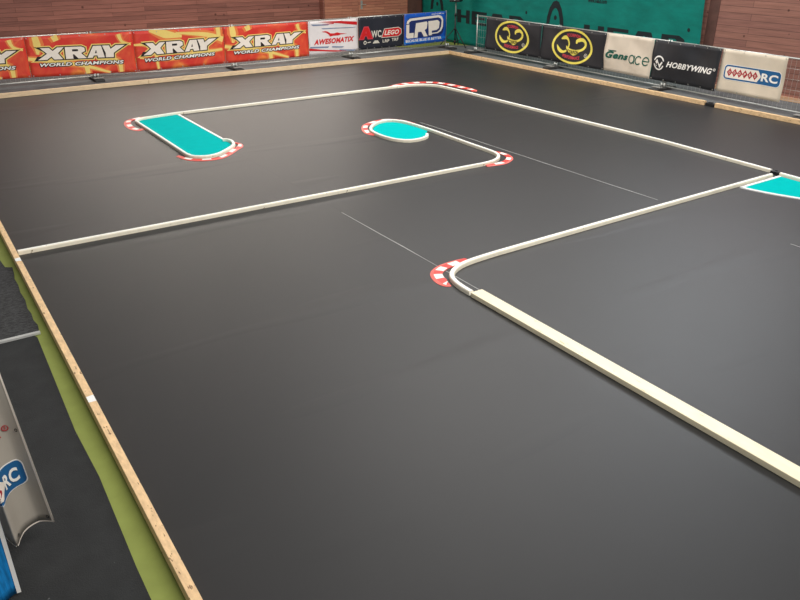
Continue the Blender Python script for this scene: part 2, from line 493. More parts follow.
# front kerb across the track, round the hairpin tip and up to the oval island
kerb([(.70, 8.475), (4.62, 8.44)], 'straight white kerb starting at the left edge board')
kerb([(4.625, 8.44), (6.98, 8.425)], 'straight white kerb with scuff marks leading up to the hairpin tip')
kerb(smooth_path([(6.985, 8.425), (7.16, 8.425), (7.34, 8.455), (7.50, 8.53), (7.62, 8.65), (7.685, 8.81), (7.703, 9.02), (7.705, 9.3)]), 'curved white kerb at hairpin tip with the little red curb')
kerb([(7.705, 9.305), (7.745, 10.62)], 'straight white kerb between hairpin tip and oval teal island')
oval = smooth_path([(7.50, 10.40), (7.40, 10.27), (7.20, 10.185), (7.00, 10.20), (6.86, 10.34), (6.79, 10.6), (6.79, 10.95), (6.88, 11.25),
                    (7.10, 11.52), (7.35, 11.66), (7.58, 11.64), (7.70, 11.42), (7.735, 11.1), (7.745, 10.63)])
kerb(oval, 'looped white kerb around the oval teal island')
# top kerb
kerb([(4.44, 14.425), (9.42, 14.475)], 'long straight white kerb between rectangular teal island and far bend')
kerb(fillet([(9.425, 14.475), (10.42, 14.48), (10.475, 13.25)], [.62], 12), 'curved white kerb at far bend, red curb behind it')
kerb([(10.475, 13.245), (10.55, 7.9)], 'long white kerb running from the far bend towards right')
kerb([(10.55, 7.895), (10.44, 5.83)], 'white kerb on the right running up to small black joint')
kerb([(10.40, 5.66), (10.26, 3.4)], 'white kerb at right picture edge beside the teal wedge')
bm = bmesh.new(); add_box(bm, 10.38, 10.47, 5.68, 5.81, 0, .045, bevel=.008); add_tube(bm, (10.425, 5.745, .04), (10.425, 5.745, .06), .02, 8)
o = link('kerb_connector', bm, M_BLACK); recentre(o, (10.42, 5.75, 0)); tag(o, 'small black joint between kerbs next to the teal wedge', 'connector')
# middle kerb
kerb([(10.235, 5.70), (7.4, 5.665)], 'straight white kerb ending at tip of the teal wedge')
kerb([(7.395, 5.665), (5.02, 5.625)], 'straight white kerb leading to the big curved corner kerb', )
kerb(smooth_path([(5.015, 5.625), (4.75, 5.61), (4.55, 5.585), (4.40, 5.535), (4.275, 5.45), (4.20, 5.34), (4.165, 5.20), (4.155, 5.06), (4.155, 4.985)]),
     'big curved white corner kerb with red curb in the middle of track')
# rectangular island
isl = fillet([(4.435, 14.425), (3.585, 14.30), (3.585, 13.2)], [.26], 12)
kerb(isl, 'white kerb rounding the far left corner of the rectangular teal island')
kerb([(3.585, 13.195), (3.582, 11.62)], 'straight white kerb along left side of the rectangular teal island')
kerb(smooth_path([(3.582, 11.615), (3.585, 11.35), (3.64, 11.18), (3.78, 11.09), (3.93, 11.10), (4.10, 11.20), (4.38, 11.47), (4.46, 11.64), (4.49, 11.82), (4.455, 11.93), (4.40, 11.955)]),
     'curved white kerb with hooked end around near end of rectangular teal island')

bm = bmesh.new(); add_box(bm, 4.125, 4.265, -.5, 4.96, 0, .048, bevel=.005)
o = link('lane_board', bm, M_PLANK); recentre(o, (4.2, 4.96, 0))
tag(o, 'wide bleached wooden board running to lower right from the curved kerb', 'board')
for q in ((4.175, 4.62), (4.21, 3.5), (4.19, 2.1)):
    pass

# ---------------------------------------------------------------- teal infield mats with white borders
def infield(poly, label, border):
    o = slab('infield_mat', poly, 0.0, .008, M_TEAL, label, 'mat')
    bm = bmesh.new()
    sweep(bm, [Vector(p) for p in border], [(-.022, .0), (.022, .0), (.022, .014), (-.022, .014)])
    link('white_border', bm, M_WHITE, o)
    return o


infield([(4.43, 14.39), (3.95, 14.33), (3.72, 14.27), (3.63, 14.15), (3.615, 13.9), (3.615, 11.4), (3.66, 11.22), (3.78, 11.13), (3.93, 11.14), (4.08, 11.23),
         (4.36, 11.50), (4.43, 11.66), (4.45, 11.82), (4.44, 12.0)], 'long rectangular teal mat inside white kerbs at upper left', [(4.462, 14.38), (4.45, 11.99)])
ov = smooth_path([(7.48, 10.42), (7.38, 10.31), (7.19, 10.22), (7.02, 10.24), (6.89, 10.37), (6.825, 10.6), (6.825, 10.95), (6.91, 11.22),
                  (7.12, 11.48), (7.35, 11.62), (7.55, 11.60), (7.66, 11.40), (7.70, 11.1), (7.71, 10.68)])
o = slab('infield_mat', [tuple(p[:2]) for p in ov], 0, .008, M_TEAL, 'small oval teal mat inside looped kerb', 'mat')
arc = smooth_path([(9.40, 5.60), (9.47, 5.28), (9.62, 4.88), (9.85, 4.40), (10.15, 3.95)])
infield([tuple(p) for p in arc] + [(10.25, 3.95), (10.345, 5.62)], 'teal wedge mat with white border at the right picture edge',
        [(10.34, 5.625), (9.39, 5.61)] + [tuple(p) for p in arc])


# ---------------------------------------------------------------- red and white corner curbs
def curb(outer, width, side, label, n_blocks, taper=.55):
    """flat crescent: outer boundary given, it grows inwards (side=+1 left of travel, -1 right)"""
    P = smooth_path([(a, b) for a, b in outer], .03); nn = normals2d(P)
    L = [0]
    for a, b in zip(P, P[1:]): L.append(L[-1] + (b - a).length)
    T = L[-1]; bm = bmesh.new(); rings = []
    for p, n, s in zip(P, nn, L):
        e = min(s, T - s) / T
        wd = width * (taper + (1 - taper) * min(1, e / .18))
        us = [0, .0, .28, .88, 1.0, 1.0]; zs = [.0005, .004, .011, .015, .013, .0005]
        rings.append([bm.verts.new((p.x + n.x * side * wd * u, p.y + n.y * side * wd * u, z)) for u, z in zip(us, zs)])
    for i, (r0, r1) in enumerate(zip(rings, rings[1:])):
        s = (L[i] + L[i + 1]) / 2 / T
        blk = int(s * n_blocks)
        for k in range(6):
            f = bm.faces.new((r0[k], r0[(k + 1) % 6], r1[(k + 1) % 6], r1[k]))
            f.material_index = 0
            if k in (2,):
                f.material_index = 2 if (blk % 2 and .05 < s < .95) else 1
            if k == 3: f.material_index = 2 if blk % 2 else 1
    bm.faces.new(rings[0][::-1]); bm.faces.new(rings[-1])
    o = link('corner_curb', bm, [M_PINK, M_RED, M_CURBW]); recentre(o, (P[0].x, P[0].y, 0))
    return tag(o, label, 'curb', 'red and white corner curbs')


curb([(4.66, 5.74), (4.50, 5.75), (4.30, 5.725), (4.14, 5.635), (4.06, 5.50), (4.035, 5.36), (4.065, 5.27), (4.115, 5.25)], .125, 1,
     'largest red and white curb, hugging the curved corner kerb in mid track', 8)
curb([(7.79, 8.99), (7.86, 8.86), (7.87, 8.70), (7.80, 8.51), (7.66, 8.385), (7.45, 8.30), (7.14, 8.335)], .105, -1, 'small red and white curb at the hairpin tip', 7)
curb([(6.735, 10.92), (6.69, 11.06), (6.73, 11.27), (6.85, 11.52), (7.04, 11.74), (7.35, 11.89), (7.64, 11.88), (7.83, 11.65), (7.88, 11.3)], .11, -1,
     'small red and white curb at the left end of the oval teal island', 11)
curb([(3.95, 14.56), (3.70, 14.56), (3.48, 14.42), (3.37, 14.17), (3.33, 13.85), (3.35, 13.62), (3.44, 13.47), (3.555, 13.53)], .12, 1,
     'red and white curb around far left corner of the rectangular teal island', 9)
curb([(3.43, 11.44), (3.47, 11.22), (3.57, 11.05), (3.76, 10.94), (3.98, 10.935), (4.18, 11.07), (4.40, 11.295), (4.545, 11.44), (4.60, 11.62), (4.56, 11.76)], .095, 1,
     'red and white curb around near end of the rectangular teal island', 11)
curb([(9.40, 14.66), (9.70, 14.82), (10.0, 14.90), (10.4, 14.86), (10.75, 14.62), (10.90, 14.25), (10.95, 13.75), (10.93, 13.3), (10.80, 13.12)], .2, -1,
     'long red and white curb behind the far bend of the kerb', 17)

# ---------------------------------------------------------------- barriers
LJ = [(.62, 19.30), (4.12, 19.27), (7.50, 18.97), (11.04, 19.09), (14.57, 19.28)]
RJ = [(14.72, 18.02), (14.665, 14.58), (14.55, 11.05), (14.42, 7.60), (14.31, 4.6)]


def barrier(a, b, label, group='steel barrier panels', zt=1.06, zb=.085):
    a, b = Vector(a), Vector(b); t = (b - a).normalized()
    a2, b2 = a + t * .035, b - t * .035; L = (b2 - a2).length
    root = thing('crowd_barrier', (a2.x, a2.y, 0), label, 'barrier', group)
    P = lambda s, z: Vector((a2.x + t.x * s, a2.y + t.y * s, z))
    for s in (0, L):
        bm = bmesh.new(); add_tube(bm, P(s, .03), P(s, zt + .03), .02); link('post', bm, M_STEEL, root, True)
    for z in (zt, zb):
        bm = bmesh.new(); add_tube(bm, P(0, z), P(L, z), .017); link('rail', bm, M_STEEL, root, True)
    bm = bmesh.new(); n = int(L / .1)
    for i in range(1, n): add_tube(bm, P(L * i / n, zb), P(L * i / n, zt), .0022, 4)
    for k in range(1, 5):
        z = zb + (zt - zb) * k / 5; add_tube(bm, P(0, z), P(L, z), .0022, 4)
    link('wire_mesh', bm, M_STEEL, root)
    return root


def foot(p, d, label):
    """rubber foot: long axis along d, two sockets"""
    d = Vector(d).normalized(); n = Vector((-d.y, d.x))
    root = thing('ballast_block', (p[0], p[1], 0), label, 'barrier foot', 'rubber feet under the barriers')
    bm = bmesh.new(); add_box(bm, -.36, .36, -.11, .11, -.003, .075, bevel=.012)
    for v in bm.verts:
        if v.co.z > .05 and abs(v.co.x) > .25: v.co.z -= .025
        v.co = Vector((p[0] + d.x * v.co.x + n.x * v.co.y, p[1] + d.y * v.co.x + n.y * v.co.y, v.co.z))
    link('rubber_block', bm, M_RUBBER, root)
    for s in (-.2, .2):
        bm = bmesh.new(); add_box(bm, s - .05, s + .05, -.115, .115, .06, .083, bevel=.006)
        for v in bm.verts: v.co = Vector((p[0] + d.x * v.co.x + n.x * v.co.y, p[1] + d.y * v.co.x + n.y * v.co.y, v.co.z))
        link('grip_bar', bm, M_CONC, root)
    for s in (-.035, .035):
        bm = bmesh.new(); q = Vector((p[0], p[1])) + n * s
        add_tube(bm, (q.x, q.y, .05), (q.x, q.y, .15), .028); link('socket', bm, M_STEEL, root, True)
    return root


for (a, b), lb in zip(zip(LJ, LJ[1:]), ('steel barrier panel behind first two red banners at left edge', 'steel barrier panel behind the second and third red banners',
                                       'steel barrier panel behind last red banner and the bird-logo banner', 'steel barrier panel carrying the dark and blue banners')):
    barrier(a, b, lb)
for (a, b), lb in zip(zip(RJ, RJ[1:]), ('steel barrier panel with open mesh at its left end, before teal curtain', 'steel barrier panel carrying right oval emblem and beige banner',
                                       'steel barrier panel carrying the black winged-ring banner and diamond banner', 'steel barrier panel with bare mesh at the right picture edge')):
    barrier(a, b, lb, zt=1.035, zb=.07)
for i, lb in ((1, 'rubber barrier foot under the first complete red banner'), (2, 'rubber barrier foot between the last two red banners'), (3, 'rubber barrier foot under the white bird-logo banner')):
    foot((LJ[i][0], LJ[i][1] - .03), (0, 1), lb)
for i, lb in ((1, 'rubber barrier foot below the second oval emblem'), (2, 'rubber barrier foot below the black winged-ring banner'), (3, 'rubber barrier foot at the right picture edge')):
    foot((RJ[i][0] - .03, RJ[i][1]), (1, 0), lb)
foot((LJ[4][0], LJ[4][1] - .06), (0, 1), 'rubber barrier foot under the end post beside the blue banner')
foot((RJ[0][0], RJ[0][1]), (1, 0), 'rubber barrier foot under end post with open mesh, before teal curtain')


# ---------------------------------------------------------------- flat shapes in banner coordinates
def shape2d(loops, offset=0.0):
    """filled 2D outline with holes -> list of (verts, faces)"""
    cu = bpy.data.curves.new('outline', 'CURVE'); cu.dimensions = '2D'; cu.fill_mode = 'BOTH'; cu.offset = offset
    for lp in loops:
        sp = cu.splines.new('POLY'); sp.points.add(len(lp) - 1); sp.use_cyclic_u = True
        for p, q in zip(sp.points, lp): p.co = (q[0], q[1], 0, 1)
    return _eval(cu)


def _eval(cu):
    o = bpy.data.objects.new('outline', cu); C.objects.link(o)
    dg = bpy.context.evaluated_depsgraph_get(); dg.update()
    me = bpy.data.meshes.new_from_object(o.evaluated_get(dg))
    V = [(v.co.x, v.co.y) for v in me.vertices]; F = [tuple(p.vertices) for p in me.polygons]
    bpy.data.objects.remove(o); bpy.data.curves.remove(cu); bpy.data.meshes.remove(me)
    return V, F


TEXT_CACHE = {}


def text2d(s, bold=0.02, shear=0.0):
    k = (s, bold, shear)
    if k not in TEXT_CACHE:
        cu = bpy.data.curves.new('words', 'FONT'); cu.body = s; cu.offset = bold; cu.shear = shear; cu.resolution_u = 3
        cu.space_character = 1.0 + bold * 2.2
        TEXT_CACHE[k] = _eval(cu)
    V, F = TEXT_CACHE[k]
    return list(V), list(F)


def fit(vf, x0, x1, y0, y1, ref=None):
    V, F = vf; R_ = ref or V
    ax, bx_ = min(v[0] for v in R_), max(v[0] for v in R_); ay, by = min(v[1] for v in R_), max(v[1] for v in R_)
    sx = (x1 - x0) / (bx_ - ax); sy = (y1 - y0) / (by - ay)
    return [(x0 + (v[0] - ax) * sx, y0 + (v[1] - ay) * sy) for v in V], F


def stroke(pts, widths):
    """tapered brush stroke -> outline loop"""
    P = smooth_path(pts, .06); nn = normals2d(P); n = len(P); a = []; b = []
    for i, (p, q) in enumerate(zip(P, nn)):
        f = i / (n - 1) * (len(widths) - 1); k = min(int(f), len(widths) - 2); wv = widths[k] + (widths[k + 1] - widths[k]) * (f - k)
        a.append((p.x + q.x * wv / 2, p.y + q.y * wv / 2)); b.append((p.x - q.x * wv / 2, p.y - q.y * wv / 2))
    V = a + b; F = [(i, i + 1, n + i + 1, n + i) for i in range(n - 1)]
    return V, F


def ellipse(cx, cy, rx, ry, n=40): return [(cx + rx * math.cos(2 * math.pi * i / n), cy + ry * math.sin(2 * math.pi * i / n)) for i in range(n)]


def rrect(x0, x1, y0, y1, r, n=6):
    out = []
    for cx, cy, a0 in ((x1 - r, y1 - r, 0), (x0 + r, y1 - r, 90), (x0 + r, y0 + r, 180), (x1 - r, y0 + r, 270)):
        for k in range(n + 1):
            t = math.radians(a0 + 90 * k / n); out.append((cx + r * math.cos(t), cy + r * math.sin(t)))
    return out


def merge(*vfs):
    V = []; F = []
    for v, f in vfs:
        o = len(V); V += v; F += [tuple(i + o for i in q) for q in f]
    return V, F


class Banner:
    """a cloth with a mapping (u right, v up, off towards the viewer) -> world"""
    def __init__(self, name, W, H, fmap, mat, label, cat='banner', group='sponsor banners on the barriers', nu=None, nv=12, fine=.09):
        self.W, self.H, self.map = W, H, fmap
        p0 = fmap(W / 2, 0, 0)
        self.root = thing(name, (p0.x, p0.y, p0.z), label, cat, group)
        nu = nu or max(8, int(W / .09))
        bm = bmesh.new(); uvl = bm.loops.layers.uv.new('UVMap'); G = []
        for off in (0, -.003):
            G.append([[bm.verts.new(fmap(W * i / nu, H * j / nv, off)) for i in range(nu + 1)] for j in range(nv + 1)])
        def setuv(f, idx):
            for l, (i, j) in zip(f.loops, idx): l[uvl].uv = (W * i / nu + random.random() * 0, H * j / nv)
        for g in G:
            for j in range(nv):
                for i in range(nu):
                    idx = [(i, j), (i + 1, j), (i + 1, j + 1), (i, j + 1)]
                    setuv(bm.faces.new([g[b][a] for a, b in idx]), idx)
        rim = [(i, 0) for i in range(nu)] + [(nu, j) for j in range(nv)] + [(i, nv) for i in range(nu, 0, -1)] + [(0, j) for j in range(nv, 0, -1)]
        for k in range(len(rim)):
            (i, j), (i2, j2) = rim[k], rim[(k + 1) % len(rim)]
            f = bm.faces.new((G[0][j][i], G[0][j2][i2], G[1][j2][i2], G[1][j][i])); setuv(f, [(i, j), (i2, j2), (i2, j2), (i, j)])
        link('cloth', bm, mat, self.root, True)
        self.fine = fine

    def put(self, name, vf, mat, off, label=None):
        fine = self.fine
        V, F = vf
        bm = bmesh.new(); vs = [bm.verts.new((v[0], v[1], 0)) for v in V]
        for f in F:
            try: bm.faces.new([vs[i] for i in f])
            except ValueError: pass
        for _ in range(7):
            es = [e for e in bm.edges if e.calc_length() > fine]
            if not es: break
            bmesh.ops.subdivide_edges(bm, edges=es, cuts=1)
            bmesh.ops.triangulate(bm, faces=[f for f in bm.faces if len(f.verts) > 4])
        for v in bm.verts: v.co = self.map(v.co.x, v.co.y, off)
        o = link(name, bm, mat, self.root)
        if label: tag(o, label)
        return o

    def eyelets(self, n, top=True, bottom=True):
        rows = ([self.H - .03] if top else []) + ([.03] if bottom else [])
        for v in rows:
            for i in range(n):
                self.eyelet(.04 + (self.W - .08) * i / (n - 1), v, .014, M_STEEL)

    def eyelet(self, u, v, r, mat):
        V, F = shape2d([ellipse(u, v, r, r, 12), ellipse(u, v, r * .45, r * .45, 10)])
        bm = bmesh.new(); vs = [bm.verts.new(self.map(a, b, .004)) for a, b in V]
        for f in F: bm.faces.new([vs[i] for i in f])
        link('eyelet', bm, mat, self.root)


def lerp_table(tab, x):
    if x <= tab[0][0]: return tab[0][1]
    for (a, va), (b, vb) in zip(tab, tab[1:]):
        if x <= b: return va + (vb - va) * (x - a) / (b - a)
    return tab[-1][1]


def wrinkle(u, v, seed, amp):
    return amp * (math.sin(3.1 * u + 2.3 * v + seed) * math.sin(1.7 * u - 3.9 * v + seed * 1.7) + .5 * math.sin(7.3 * u + 5.1 * v + seed * 2.1) * math.sin(4 * v + seed))


def left_map(x0, x1, seed, amp=.012, zt=None, zb=None):
    W = x1 - x0
    zt = zt or [(0, 1.065), (20, 1.065)]; zb = zb or [(0, .15), (20, .15)]
    def f(u, v, off, H=.9):
        x = x0 + u; y = lerp_table(LJ, x) - .03
        a = lerp_table(zb, x); b = lerp_table(zt, x); z = a + (b - a) * v / H
        return Vector((x, y - off - .008 - abs(amp) - wrinkle(u, v, seed, amp), z))
    return f, W


def right_map(y0, y1, seed, amp=.012, zt=1.03, zb=.165):
    """viewer's left is the larger y"""
    W = y0 - y1; RT = sorted([(p[1], p[0]) for p in RJ])
    def f(u, v, off, H=.9):
        y = y0 - u; x = lerp_table(RT, y) - .03
        z = zb + (zt - zb) * v / H
        return Vector((x - off - .008 - abs(amp) * 1.5 - wrinkle(u, v, seed, amp), y, z))
    return f, W


ZBL = [(.3, .19), (2.05, .20), (5.07, .12), (7.28, .172), (9.69, .163), (11.29, .198), (12.9, .19), (14.5, .215)]
ZTL = [(.3, 1.06), (7.3, 1.045), (9.7, 1.045), (14.6, 1.08)]

# ---- the four red flame banners
X_LOOPS = [[(3, 10), (9.5, 10), (11.8, 7.2), (15.5, 10), (20.4, 10), (15.4, 5.2), (18.4, 0), (12, 0), (10.2, 2.6), (6.5, 0), (0, 0), (7.4, 5.1)],
           [(21.2, 10), (33.5, 10), (35.8, 8.8), (35.8, 6), (32.6, 4.5), (36.4, 0), (30, 0), (27.2, 3.6), (26.2, 3.6), (26.2, 0), (20.6, 0)],
           [(36.8, 0), (42.5, 10), (48.6, 10), (50.2, 0), (45, 0), (44.8, 1.9), (42, 1.9), (41, 0)],
           [(49.4, 10), (54.8, 10), (55.6, 7), (60, 10), (67, 10), (57.6, 3.6), (57.2, 0), (51, 0), (51.4, 3.6)]]
X_HOLES = [[(26.2, 7.9), (30.4, 7.9), (30.9, 6.9), (30.2, 6.1), (26.2, 6.1)], [(43, 3.8), (44.6, 3.8), (44.4, 6.8)]]
TIPS = [[(-3, -1.2), (0, 3), (8, 3)], [(-1.5, 11.2), (4, 7.4), (10, 9)], [(70.5, 11.2), (61, 8.6), (62, 5.5)]]


def widen(vf, k):
    V, F = vf; n = len(V) // 2; out = [None] * (2 * n)
    for i in range(n):
        a, b = V[i], V[n + i]; mx, my = (a[0] + b[0]) / 2, (a[1] + b[1]) / 2
        out[i] = (mx + (a[0] - mx) * k, my + (a[1] - my) * k); out[n + i] = (mx + (b[0] - mx) * k, my + (b[1] - my) * k)
    return [(x, min(.9, max(0, y))) for x, y in out], F


def xray_banner(x0, x1, label, seed, variant):
    f, W = left_map(x0, x1, seed, .008, ZTL, ZBL)
    B = Banner('advertising_banner', W, .9, f, M_FLAME, label)
    sc = W / 2.36
    if variant == 0:
        S = [stroke([(.0, .42), (.5, .33), (1.1, .22), (1.75, .02)], [.07, .10, .08, .04]), stroke([(.22, .9), (.24, .72), (.22, .5)], [.13, .16, .05]),
             stroke([(.62, .9), (.66, .78)], [.15, .12]), stroke([(1.22, .30), (1.24, .02)], [.12, .10]), stroke([(1.5, .33), (1.95, .26), (2.0, .02)], [.04, .12, .08]),
             stroke([(2.05, .86), (2.1, .7), (2.3, .62)], [.09, .06, .03])]
    else:
        S = [stroke([(.42, .9), (.85, .8), (1.25, .74)], [.05, .2, .06]), stroke([(1.1, .82), (1.9, .74), (2.34, .6)], [.03, .10, .14]), stroke([(.0, .6), (.3, .58), (.5, .4), (.55, .02)], [.03, .06, .07, .05]),
             stroke([(.1, .3), (.8, .22), (1.5, .3), (2.3, .36)], [.02, .05, .10, .05]), stroke([(2.22, .9), (2.24, .6)], [.12, .1]), stroke([(1.2, .4), (1.6, .45)], [.03, .12])]
    S = [([(a * sc, b) for a, b in V], F) for V, F in S]
    S2 = [([(x, y) for x, y in V], F) for V, F in S]
    B.put('flame_glow', merge(*[widen(v, 1.9) for v in S]), I_ORANGE, .002, 'orange glow of the flame streaks')
    B.put('flame_print', merge(*S2), I_PALE, .0035, 'pale yellow flame streaks')
    ref = [(-1, 0), (68, 10)]
    box = (.17 * sc, 2.19 * sc, .368, .632)
    g1 = merge(*[shape2d([l], 1.7) for l in X_LOOPS]); g2 = merge(*[shape2d([l], .85) for l in X_LOOPS], *[shape2d([t]) for t in TIPS])
    c = merge(shape2d([X_LOOPS[0]]), shape2d([X_LOOPS[1], X_HOLES[0]]), shape2d([X_LOOPS[2], X_HOLES[1]]), shape2d([X_LOOPS[3]]))
    tilt = lambda vf: ([(a, b + (.012 if variant or seed > 5 else -.012) * (a - 1.1)) for a, b in vf[0]], vf[1])
    B.put('lettering_glow', tilt(fit(g1, *box, ref)), I_PALE, .005, 'yellow glow round the letters')
    B.put('lettering_outline', tilt(fit(g2, *box, ref)), I_BLACK, .0075, 'dark outline of the big letters')
    B.put('lettering', tilt(fit(c, *box, ref)), I_CREAM, .010, 'big cream letters XRAY')
    t = text2d('WORLD CHAMPIONS', .035, .25); t2 = text2d('WORLD CHAMPIONS', .035, .25)
    tb = (.22 * sc, 2.08 * sc, .215, .292)
    big = (tb[0] - .025, tb[1] + .025, tb[2] - .022, tb[3] + .016)
    out = merge(*[fit(text2d('WORLD CHAMPIONS', .035, .25), tb[0] + dx, tb[1] + dx, tb[2] + dy, tb[3] + dy) for dx, dy in ((.018, -.014), (-.012, -.012), (.014, .012), (-.014, .012), (0, -.018))])
    B.put('tagline_outline', tilt(out), I_BLACK, .006, 'dark edge of the tagline')
    B.put('tagline', tilt(fit(t, *tb)), I_WHITE, .009, 'white tagline WORLD CHAMPIONS')
    B.eyelets(5)
    return B


xray_banner(.36, 2.705, 'red flame XRAY banner cut off by the left picture edge', .4, 0)
xray_banner(2.715, 5.065, 'second red flame XRAY banner from the left picture edge', 1.9, 0)
xray_banner(5.075, 7.27, 'third red flame XRAY banner, with broad yellow streak along its top', 3.1, 1)
xray_banner(7.28, 9.685, 'red flame XRAY banner right next to the white bird-logo banner', 5.2, 0)

# ---- white bird banner
f, W = left_map(9.695, 11.285, 2.2, .02, ZTL, ZBL)
B = Banner('advertising_banner', W, .9, f, cloth('white', (238, 232, 230)), 'white AWESOMATIX banner with red bird and red and grey stripes')
def bar(x0, x1, y0, y1, sl=.02): return [(x0, y0 + .02), (x1, y0 - sl), (x1 - .03, y1 - sl), (x0 + .05, y1)]
S = merge(shape2d([[(.3, .87), (.95, .80), (1.56, .71), (1.56, .80), (1.0, .86)]]), shape2d([[(.0, .20), (.4, .13), (.95, .06), (1.2, .02), (.8, .04), (.3, .10), (.0, .13)]]),
          shape2d([[(.35, .80), (.8, .815), (.8, .79), (.4, .785)]]))
B.put('stripes', S, I_RED, .004, 'red stripes')
S = merge(shape2d([[(.08, .82), (.65, .79), (.62, .765), (.15, .775)]]), shape2d([[(.40, .70), (1.5, .66), (1.52, .645), (.95, .66), (.45, .67)]]),
          shape2d([[(.03, .235), (.62, .205), (.58, .165), (.03, .2)]]), shape2d([[(.7, .2), (1.1, .155), (1.05, .13), (.72, .16)]]), shape2d([[(.95, .09), (1.5, .03), (1.42, .0), (.95, .06)]]))
B.put('stripes', S, I_GREY, .006, 'grey-blue stripes')
S = merge(shape2d([[(.40, .605), (.52, .618), (.60, .60), (.68, .545), (.80, .535), (.90, .555), (1.0, .525), (1.22, .50), (1.02, .49), (.92, .47), (.78, .475), (.66, .46), (.62, .52), (.54, .575)]]))
B.put('emblem', S, I_RED, .006, 'red flying bird')
B.put('lettering', fit(text2d('AWESOMATIX', .05, .3), .15, 1.46, .27, .415), I_RED, .006, 'red letters AWESOMATIX')
B.eyelets(4)

# ---- dark banner
f, W = left_map(11.295, 12.895, 4.4, .014, ZTL, ZBL)
B = Banner('advertising_banner', W, .9, f, cloth('charcoal', (42, 44, 54), .15), 'dark banner with big red A and small white logo row')
A_ = [[(.04, .30), (.20, .62), (.33, .62), (.47, .30), (.33, .30), (.29, .39), (.21, .39), (.17, .30)]]
B.put('emblem_outline', shape2d(A_, .022), I_PINK, .003, 'pale red outline')
B.put('emblem', shape2d(A_ + [[(.23, .45), (.28, .45), (.26, .52)]]), I_RED, .006, 'big red letter A')
B.put('lettering', fit(text2d('WC', .03), .44, .78, .315, .515), I_SILVER, .005, 'white letters')
B.put('panel', shape2d([[(.80, .31), (.90, .53), (1.40, .545), (1.50, .49), (1.50, .38), (1.40, .31)]], .018), I_SILVER, .0035, 'white outline')
B.put('panel', shape2d([[(.80, .31), (.90, .53), (1.40, .545), (1.50, .49), (1.50, .38), (1.40, .31)]]), I_RED, .0055, 'red panel')
B.put('lettering', fit(text2d('LEGO', .03, .3), .88, 1.42, .36, .49), I_CREAM, .008, 'pale letters on the red panel')
S = merge(shape2d([ellipse(.22, .19, .055, .055, 16), ellipse(.22, .19, .03, .03, 10)]), shape2d([[(.30, .175), (.42, .185), (.42, .21), (.30, .20)]]),
          shape2d([[(.48, .15), (.55, .23), (.66, .23), (.72, .15)]]), fit(text2d('LRP', .03), .82, 1.06, .155, .24), fit(text2d('TRF', .03), 1.15, 1.4, .17, .26))
B.put('sponsor_row', S, I_SILVER, .005, 'row of small white logos')
B.eyelets(7)

# ---- blue LRP banner
f, W = left_map(12.905, 14.50, 6.1, .012, ZTL, ZBL)
B = Banner('advertising_banner', W, .9, f, cloth('lrp_blue', (26, 92, 196), .1), 'blue LRP banner beside the end post and the tripod')
B.put('panel', shape2d([rrect(.06, 1.5, .19, .79, .2)]), I_NAVY, .003, 'navy panel')
B.put('stripe', shape2d([[(.0, .04), (1.58, .10), (1.58, .16), (.0, .12)]]), I_LRPB, .003, 'lighter blue stripe')
ring = [[(.08, .62), (.10, .70), (.20, .765), (1.30, .80), (1.42, .76), (1.47, .66), (1.46, .45), (1.40, .33), (1.27, .27), (.98, .265), (.98, .295), (1.24, .30), (1.34, .36), (1.39, .46),
         (1.41, .64), (1.37, .70), (1.28, .735), (.25, .70), (.18, .66), (.17, .62)]]
B.put('swoosh', shape2d(ring), I_CREAM, .006, 'cream ring round the letters')
LL = [[(.07, .60), (.185, .60), (.185, .35), (.36, .35), (.36, .20), (.12, .20), (.07, .25)]]
RR = [[(.38, .20), (.43, .62), (.84, .645), (.87, .60), (.84, .44), (.76, .40), (.88, .21), (.74, .21), (.64, .36), (.52, .36), (.51, .20)]]
PP = [[(.92, .23), (.90, .645), (1.26, .66), (1.33, .60), (1.31, .42), (1.22, .37), (1.04, .36), (1.04, .23)]]
B.put('lettering', merge(shape2d(LL), shape2d(RR), shape2d(PP)), I_CREAM, .008, 'cream letters LRP')
B.put('tagline', fit(text2d('BECAUSE BLUE IS BETTER', .03), .06, 1.42, .085, .165), I_WHITE, .006, 'white tagline')
B.put('web_address', fit(text2d('www.LRP.cc', .03), 1.02, 1.50, .825, .865), I_WHITE, .005, 'small white lettering')
B.eyelets(5)

